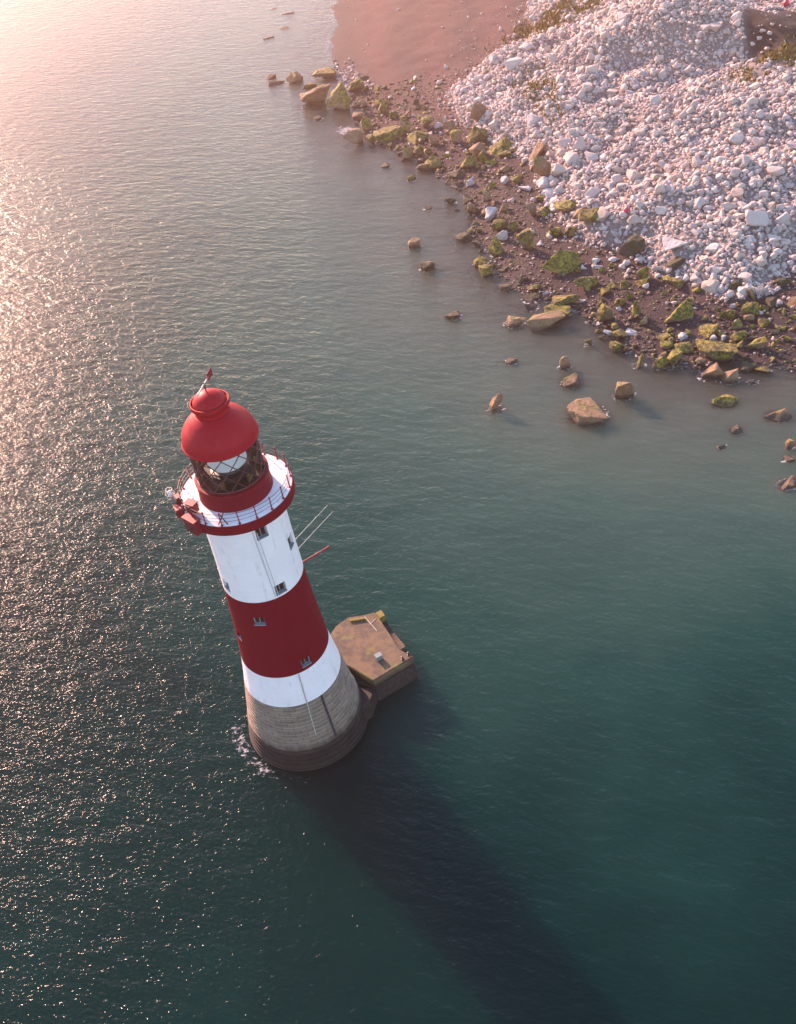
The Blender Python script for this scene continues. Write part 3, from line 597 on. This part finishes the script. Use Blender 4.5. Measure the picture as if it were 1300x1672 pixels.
KIND = {'T': ('sea_rock', 'rock'), 'Y': ('weeded_rock', 'rock'), 'G': ('weeded_rock', 'rock'), 'D': ('dark_rock', 'rock'), 'W': ('chalk_boulder', 'boulder')}
LAB = {'T': 'bare tan boulder lying among weeded rocks along the dark shore', 'Y': 'boulder half covered with bright green weed on the dark shore',
       'G': 'dark boulder covered with green weed on the shore', 'D': 'low dark wet rock at the water edge', 'W': 'white chalk block lying on dark shingle below the heap'}
GRP = {'T': 'bare tan shore boulders', 'Y': 'half weeded shore boulders', 'G': 'green weeded shore boulders', 'D': 'dark wet rocks at the water edge', 'W': 'white chalk blocks on the dark shingle'}
WHAT = {'T': 'bare tan boulder', 'Y': 'boulder half covered with bright green weed', 'G': 'dark boulder thick with green weed', 'D': 'low dark wet rock', 'W': 'white chalk block'}
GRP = {'T': 'bare tan boulders', 'Y': 'half weeded boulders', 'G': 'green weeded boulders', 'D': 'dark wet rocks', 'W': 'white chalk blocks'}
UNIQ = {(5.8, 185.8): 'upright tan rock in the water beside two low flat rocks, far shore point', (10.0, 167.9): 'large bare tan boulder at the tip of the far shore point',
        (14.9, 164.1): 'tall boulder with green top leaning against the largest tan boulder', (16.1, 141.2): 'square tan block in the water below the white foam patch',
        (19.6, 148.0): 'tall narrow yellow weeded slab beside the foam patch', (41.9, 139.7): 'pale tan block on the edge of the white chalk heap',
        (43.4, 77.0): 'very large boulder with one bright green face on dark shingle', (37.8, 62.2): 'tan pyramid shaped rock at the water edge against a green slab',
        (45.8, 61.1): 'upright square rock with a green top standing at the water edge', (54.3, 77.3): 'large dark boulder with pale left face at the foot of the chalk heap',
        (43.4, 42.6): 'tall pointed tan rock standing alone in the shallow sea', (27.0, 44.5): 'jagged tan rock farthest out in the sea with white foam around it',
        (37.9, 39.8): 'broad flat sided tan rock, largest of those standing in the sea', (37.7, 51.1): 'small upright tan rock in the sea above the long low rock',
        (37.8, 47.5): 'long low tan rock in the sea between upright rock and broad rock', (31.1, 54.7): 'small tan rock awash in foam in the open shallows',
        (22.5, 93.3): 'small upright tan rock alone in the water well off the shore', (23.7, 85.1): 'tan rock ringed by foam alone in the water below another',
        (25.3, 69.0): 'dark rock just awash with a pale rim of foam in the sea', (33.5, 64.3): 'low flat tan rock in the water left of the pyramid shaped rock',
        (55.0, 43.6): 'larger rounded tan boulder of a pair at the edge of the shallows', (56.9, 42.2): 'smaller tan boulder of a pair at the edge of the shallows',
        (54.7, 37.6): 'dark rock with yellow lower edge awash in the shallows', (59.5, 33.1): 'broken flat tan rock awash near the right edge',
        (57.3, 48.1): 'broad boulder under a thick coat of green weed above the tan pair', (55.2, 57.7): 'large leaning slab with bright yellow green upper edge',
        (57.5, 53.1): 'dark green boulder with a bright yellow green left end beside the leaning slab', (62.8, 48.1): 'striped boulder with a white foam line at its foot',
        (30.9, 93.0): 'larger black rock of two sitting in the water off the shore', (32.5, 90.3): 'smaller black rock of two sitting in the water off the shore',
        (39.5, 84.8): 'tall double humped boulder thick with bright green weed on wet shingle', (55.9, 20.9): 'tan rock in breaking foam at the far right of the sea',
        (50.7, 57.8): None}
for i, (x, y, wd, ht, k) in enumerate(ROCKS):
    zg, ds_, dh_ = (float(q[0]) for q in fields([(x, y)])); base = max(zg, 0.0)
    top = base + ht; bot = max(zg, -.22) - (.12 if zg < 0 else .25 * ht + .2); H_ = top - bot
    mk = 'Y' if (x, y) == (14.9, 164.1) else k
    me = hull_mesh(KIND[k][0], 1000 + i * 7, wd * 1.12, wd * .92, H_, M[mk], n=random.Random(i).choice((8, 9, 11, 13)), blocky=random.Random(i + 5).uniform(.25, .85), detail=3 if wd > 2.6 else 2 if wd > 1.2 else 1)
    o = link(bpy.data.objects.new(KIND[k][0], me)); o.location = (x, y, (top + bot) / 2); o.rotation_euler = (0, 0, random.Random(i + 9).uniform(-.5, .5))
    lab = UNIQ.get((x, y))
    if lab: tag(o, lab, KIND[k][1], 'rocks standing in the shallow sea' if ds_ < -1 else 'distinct boulders along the shore')
    elif ds_ < -1.5 : tag(o, {'T': 'small tan rock breaking the surface of the shallow sea', 'D': 'small dark rock breaking the surface of the shallow sea'}.get(k, 'small weeded rock breaking the surface of the shallow sea'), 'rock', 'rocks standing in the shallow sea')
    else:
        zn = 'on the far shore point' if y > 142 else 'beside the left edge of the white heap' if y > 100 else 'on dark shingle below the heap' if y > 68 else 'on the nearest strip of shore at right'
        szn = 'large' if wd > 2.2 else 'medium' if wd > 1.2 else 'small'
        tag(o, '%s %s %s' % (szn, WHAT[k], zn), KIND[k][1], '%s %s %s' % (szn, GRP[k], zn))

# chalk heap: 300 largest-looking boulders one by one, the rest as rubble
NPR = 14
protos = [hull_mesh('chalk_boulder', 300 + j * 11, 1, .85, .8, M['chalk'], n=13 + j % 6, blocky=.2 + .05 * j, detail=1) for j in range(NPR)]
lowp = []
for j in range(NPR):
    me = hull_mesh('tmp', 300 + j * 11, 1, .85, .8, M['chalk'], n=11 + j % 5, blocky=.2 + .05 * j, detail=0)
    v_ = np.zeros(len(me.vertices) * 3); me.vertices.foreach_get('co', v_); f_ = np.zeros(len(me.polygons) * 3, int); me.polygons.foreach_get('vertices', f_)
    lowp.append((v_.reshape(-1, 3), f_.reshape(-1, 3))); bpy.data.meshes.remove(me)
rs = np.random.RandomState(21)
CAMP = np.array((12.07, -61.79, 78.6)); Rm = np.array((CX[:], CD[:], CF[:]))
def in_view(P3, mar=1.06):
    q = (P3 - CAMP) @ Rm.T; return (q[:, 2] > 0) & (np.abs(q[:, 0] / q[:, 2]) < .394 * mar) & (np.abs(q[:, 1] / q[:, 2]) < .507 * mar), q[:, 2]
def scatter(n, lo, hi): return np.c_[rs.uniform(lo[0], hi[0], n), rs.uniform(lo[1], hi[1], n)]
cand = []
def add_layer(n, size_fn, test):
    P = scatter(n, (15, 45), (150, 260)); z, ds, dh = fields(P); ok = test(P, ds, dh); P, z = P[ok], z[ok]
    s = size_fn(len(P)); cand.append(np.c_[P, z, s])
soil_shade_t = lambda P: (gauss(P, (101, 136), 8, 15, -25) < .42) | (rs.rand(len(P)) < .06)
och_t = lambda P: np.clip(gauss(P, (95.5, 124), 10, 3, 15) + 1.4 * gauss(P, (70, 187), 10, 5.5, 30), 0, 1) < .3
add_layer(110000, lambda n: .50 * np.exp(rs.randn(n) * .42), lambda P, ds, dh: (dh > -.3) & soil_shade_t(P) & (och_t(P) | (rs.rand(len(P)) < .3)))
add_layer(9000, lambda n: 1.05 * np.exp(rs.randn(n) * .30), lambda P, ds, dh: (dh > .2) & soil_shade_t(P) & och_t(P) & (rs.rand(len(P)) < .25 + 1.2 * (fbm(P, .05) > .45)))
add_layer(420, lambda n: 1.9 * np.exp(rs.randn(n) * .3), lambda P, ds, dh: (dh > .5) & soil_shade_t(P) & och_t(P) & (rs.rand(len(P)) < np.where(dh < 14, .8, .3)))
add_layer(26000, lambda n: .34 * np.exp(rs.randn(n) * .45), lambda P, ds, dh: (dh < 0) & (ds > .3) & (rs.rand(len(P)) < np.exp(dh / 5.0) * .75 + .03 * (P[:, 1] < 150) + .012))
add_layer(1500, lambda n: .62 * np.exp(rs.randn(n) * .35), lambda P, ds, dh: (dh < -.5) & (ds > .5) & (P[:, 1] < 165) & (rs.rand(len(P)) < .35 * np.exp(dh / 7) + .05))
add_layer(60000, lambda n: .45 * np.exp(rs.randn(n) * .4), lambda P, ds, dh: (ds > -2.5) & (ds < 4) & (P[:, 1] > 171) & (P[:, 1] < 200) & (P[:, 0] < 30) & (rs.rand(len(P)) < .8 * sm(P[:, 1], 200, 180)))
C4 = np.vstack(cand); vis, dz = in_view(C4[:, :3]); C4, dz = C4[vis], dz[vis]
keep = np.ones(len(C4), bool)
for x, y, wd, ht, k in ROCKS: keep &= np.hypot(C4[:, 0] - x, C4[:, 1] - y) > wd * .42
C4, dz = C4[keep], dz[keep]
# explicit large blocks seen in the photograph
big = np.array([(52.6, 108.5, 4.4), (56.2, 107.0, 3.6), (55.0, 110.5, 3.2), (50.2, 106.0, 3.8), (53.2, 114.5, 3.0), (55.8, 115.8, 2.6), (57.5, 113.8, 2.3), (60.5, 96.0, 3.6), (63.5, 93.5, 3.4), (57.5, 97.0, 3.0), (66.0, 90.0, 2.8), (53, 95, 3), (75.5, 88, 3.2), (79, 84, 3.4), (73, 85, 2.8), (72.0, 81, 2.6), (69.5, 78, 2.7), (76, 73, 3.2), (82, 76, 3.0), (58, 87, 2.4), (64.5, 139, 4), (68, 137, 3.2), (62, 133, 3.0)])
bz = fields(big[:, :2])[0]; big[:, 2] *= .75; C4 = np.vstack([np.c_[big[:, :2], bz, big[:, 2]], C4]); dz = np.r_[in_view(C4[:len(big), :3])[1], dz]
order = np.argsort(-C4[:, 3] / dz); indiv, rest = order[:240], order[240:]
prng = random.Random(77)
for n_, ii in enumerate(indiv):
    x, y, z_, s_ = C4[ii]; o = link(bpy.data.objects.new('chalk_boulder', protos[n_ % NPR]))
    if n_ == 4: pass
    o.scale = (s_ * prng.uniform(.9, 1.2), s_ * prng.uniform(.85, 1.15), s_ * prng.uniform(.75, 1.1)); o.location = (x, y, z_ + .16 * s_)
    o.rotation_euler = (prng.uniform(-.5, .5), prng.uniform(-.5, .5), prng.uniform(0, 6.28))
    dhb = float(heap_d(np.array([(x, y)]))[0])
    zn = 'on the far mound at the top right' if y > 132 and x > 76 else 'on the far left shoulder of the white heap' if y > 132 else 'along the lower edge of the white heap' if dhb < 8 else 'in the middle of the white heap' if y > 96 else 'on the near slope of the white heap'
    szn = 'very large' if s_ > 2.4 else 'large' if s_ > 1.7 else 'medium'
    tag(o, '%s pale chalk boulder %s' % (szn, zn), 'boulder', '%s chalk boulders %s' % (szn, zn))
V, Fc, Tn = [], [], []; base_i = 0
for j in range(NPR):
    ids = rest[rs.permutation(len(rest))[:0]] if False else rest[j::NPR]
    pv, pf = lowp[j]; n = len(ids); a = rs.rand(n) * 6.283; b_ = rs.randn(n) * .45; g_ = rs.randn(n) * .45
    ca, sa, cb, sb, cg_, sg = np.cos(a), np.sin(a), np.cos(b_), np.sin(b_), np.cos(g_), np.sin(g_)
    Rz = np.zeros((n, 3, 3)); Rz[:, 0, 0] = ca; Rz[:, 0, 1] = -sa; Rz[:, 1, 0] = sa; Rz[:, 1, 1] = ca; Rz[:, 2, 2] = 1
    Ry = np.zeros((n, 3, 3)); Ry[:, 0, 0] = cb; Ry[:, 0, 2] = sb; Ry[:, 2, 0] = -sb; Ry[:, 2, 2] = cb; Ry[:, 1, 1] = 1
    Rx = np.zeros((n, 3, 3)); Rx[:, 1, 1] = cg_; Rx[:, 1, 2] = -sg; Rx[:, 2, 1] = sg; Rx[:, 2, 2] = cg_; Rx[:, 0, 0] = 1
    Q = Rz @ Ry @ Rx; sc = C4[ids, 3][:, None] * np.c_[rs.uniform(.85, 1.25, n), rs.uniform(.75, 1.15, n), rs.uniform(.65, 1.1, n)]
    vv = np.einsum('nij,nkj->nki', Q, pv[None] * sc[:, None, :]) + (C4[ids, :3] + np.c_[np.zeros((n, 2)), .16 * C4[ids, 3]])[:, None, :]
    V.append(vv.reshape(-1, 3)); Fc.append((pf[None] + (np.arange(n) * len(pv))[:, None, None] + base_i).reshape(-1, 3)); base_i += n * len(pv)
    tv = rs.uniform(.38, .62, n)[:, None] * np.array((1, .80, .70)); br_ = rs.rand(n) < .10; tv[br_] = np.array((.40, .31, .23)) * rs.uniform(.7, 1.1, br_.sum())[:, None]
    Tn.append(np.repeat(tv, len(pv), 0))
me = fast_mesh('chalk_rubble', np.vstack(V), np.vstack(Fc), M['rubble'])
tv = np.vstack(Tn); me.attributes.new('tint', 'FLOAT_COLOR', 'POINT').data.foreach_set('color', np.c_[tv, np.ones(len(tv))].astype(np.float32).ravel())
rub = link(bpy.data.objects.new('chalk_rubble', me)); tag(rub, 'white and pinkish chalk rubble covering the heap above the beach', 'rubble', kind='stuff')

P = scatter(60000, (12, 38), (100, 180)); z, ds, dh = fields(P)
ok = (ds > -1.2) & (dh < 1) & in_view(np.c_[P, z])[0] & (rs.rand(len(P)) < np.where(P[:, 1] > 172, .0, .25 + .75 * np.exp(-np.maximum(ds, 0) / 6)))
P, z = P[ok], z[ok]; V, Fc, Tn = [], [], []; base_i = 0
for j in range(NPR):
    pv, pf = lowp[j]; idx = np.arange(j, len(P), NPR); n = len(idx); a = rs.rand(n) * 6.28; s0 = .26 * np.exp(rs.randn(n) * .45)
    vv = np.stack([pv[None, :, 0] * np.cos(a)[:, None] - pv[None, :, 1] * np.sin(a)[:, None], pv[None, :, 0] * np.sin(a)[:, None] + pv[None, :, 1] * np.cos(a)[:, None], np.repeat(pv[None, :, 2] * .7, n, 0)], -1) * s0[:, None, None] + np.c_[P[idx], z[idx] + .08 * s0][:, None, :]
    V.append(vv.reshape(-1, 3)); Fc.append((pf[None] + (np.arange(n) * len(pv))[:, None, None] + base_i).reshape(-1, 3)); base_i += n * len(pv)
    pal = np.array([(.06, .04, .035), (.03, .022, .02), (.10, .065, .05), (.09, .085, .015), (.16, .12, .10), (.035, .036, .01)]); Tn.append(np.repeat(pal[rs.randint(0, 6, n)], len(pv), 0))
me = fast_mesh('shingle_stones', np.vstack(V), np.vstack(Fc), M['rubble_dark']); tv = np.vstack(Tn)
me.attributes.new('tint', 'FLOAT_COLOR', 'POINT').data.foreach_set('color', np.c_[tv, np.ones(len(tv))].astype(np.float32).ravel())
tag(link(bpy.data.objects.new('shingle_stones', me)), 'small dark stones strewn over the wet shingle', 'shingle', kind='stuff')

# ochre scrub on the heap
P = scatter(110000, (40, 100), (130, 215)); z, ds, dh = fields(P)
k_ = np.clip(gauss(P, (95.5, 124), 10, 3, 15) + 1.4 * gauss(P, (70, 187), 10, 5.5, 30) + .75 * gauss(P, (54, 141), 3, 10, 0), 0, 1) * sm(fbm(P, .35), .3, .55)
ok = (rs.rand(len(P)) < k_ * 1.1) & in_view(np.c_[P, z])[0]; P, z = P[ok], z[ok]; n = len(P)
a = rs.rand(n) * 6.28; hgt = rs.uniform(.3, 1.1, n); wdt = rs.uniform(.12, .3, n); lean = rs.randn(n, 2) * .25
p0 = np.c_[P[:, 0] - np.cos(a) * wdt, P[:, 1] - np.sin(a) * wdt, z]; p1 = np.c_[P[:, 0] + np.cos(a) * wdt, P[:, 1] + np.sin(a) * wdt, z]; p2 = np.c_[P + lean, z + hgt + .1]
t = NT('ochre_scrub'); w = t.pos(); M['scrub'] = t.set(Base_Color=t.mix(t.noise(w, .8, 4), (.24, .155, .02), (.13, .12, .016)), Roughness=.9)
me = fast_mesh('scrub_grass', np.stack([p0, p1, p2], 1).reshape(-1, 3), np.arange(3 * n).reshape(-1, 3), M['scrub'])
tag(link(bpy.data.objects.new('scrub_grass', me)), 'ochre dry scrub growing on the chalk heap', 'scrub', kind='stuff')

# two red floats washed onto the heap
t = NT('float_plastic'); M['float'] = t.set(Base_Color=(.55, .012, .05), Roughness=.4)
for (x, y), s_, lab in (((55.6, 84.5), 1.0, 'red float lying on white chalk rubble, nearer the water of the two'), ((107.9, 151.3), 1.3, 'red float on the dark bank at the top right corner')):
    zf = ground(x, y); o = empty('red_float', (x, y, zf + .35 * s_)); tag(o, lab, 'float', 'red floats washed up on the heap'); o.scale = (s_, s_, s_); o.rotation_euler = (.3, .2, 1.0)
    from_bm('float_body', lathe_bm([(.05, -.5), (.30, -.42), (.44, -.15), (.44, .1), (.34, .38), (.16, .62), (.12, .72)], 24), M['float'], o, 50)
    from_bm('eye', tube(bmesh.new(), [(.12 * math.cos(k * .5236), 0, .80 + .12 * math.sin(k * .5236)) for k in range(13)], .04, 6), M['dark'], o)

# ------------------------------------------------------------------ haze
t = NT('haze_air'); t.n.remove(t.b); pv = t.new('ShaderNodeVolumePrincipled')
pv.inputs['Color'].default_value = (1.0, .60, .48, 1); pv.inputs['Density'].default_value = 0.00044; pv.inputs['Anisotropy'].default_value = .72
t.l(pv.outputs[0], t.out.inputs['Volume'])
bm = box(bmesh.new(), (0, 30, 38), (1700, 1900, 100)); hz = from_bm('haze', bm, t.m); tag(hz, kind='stuff')
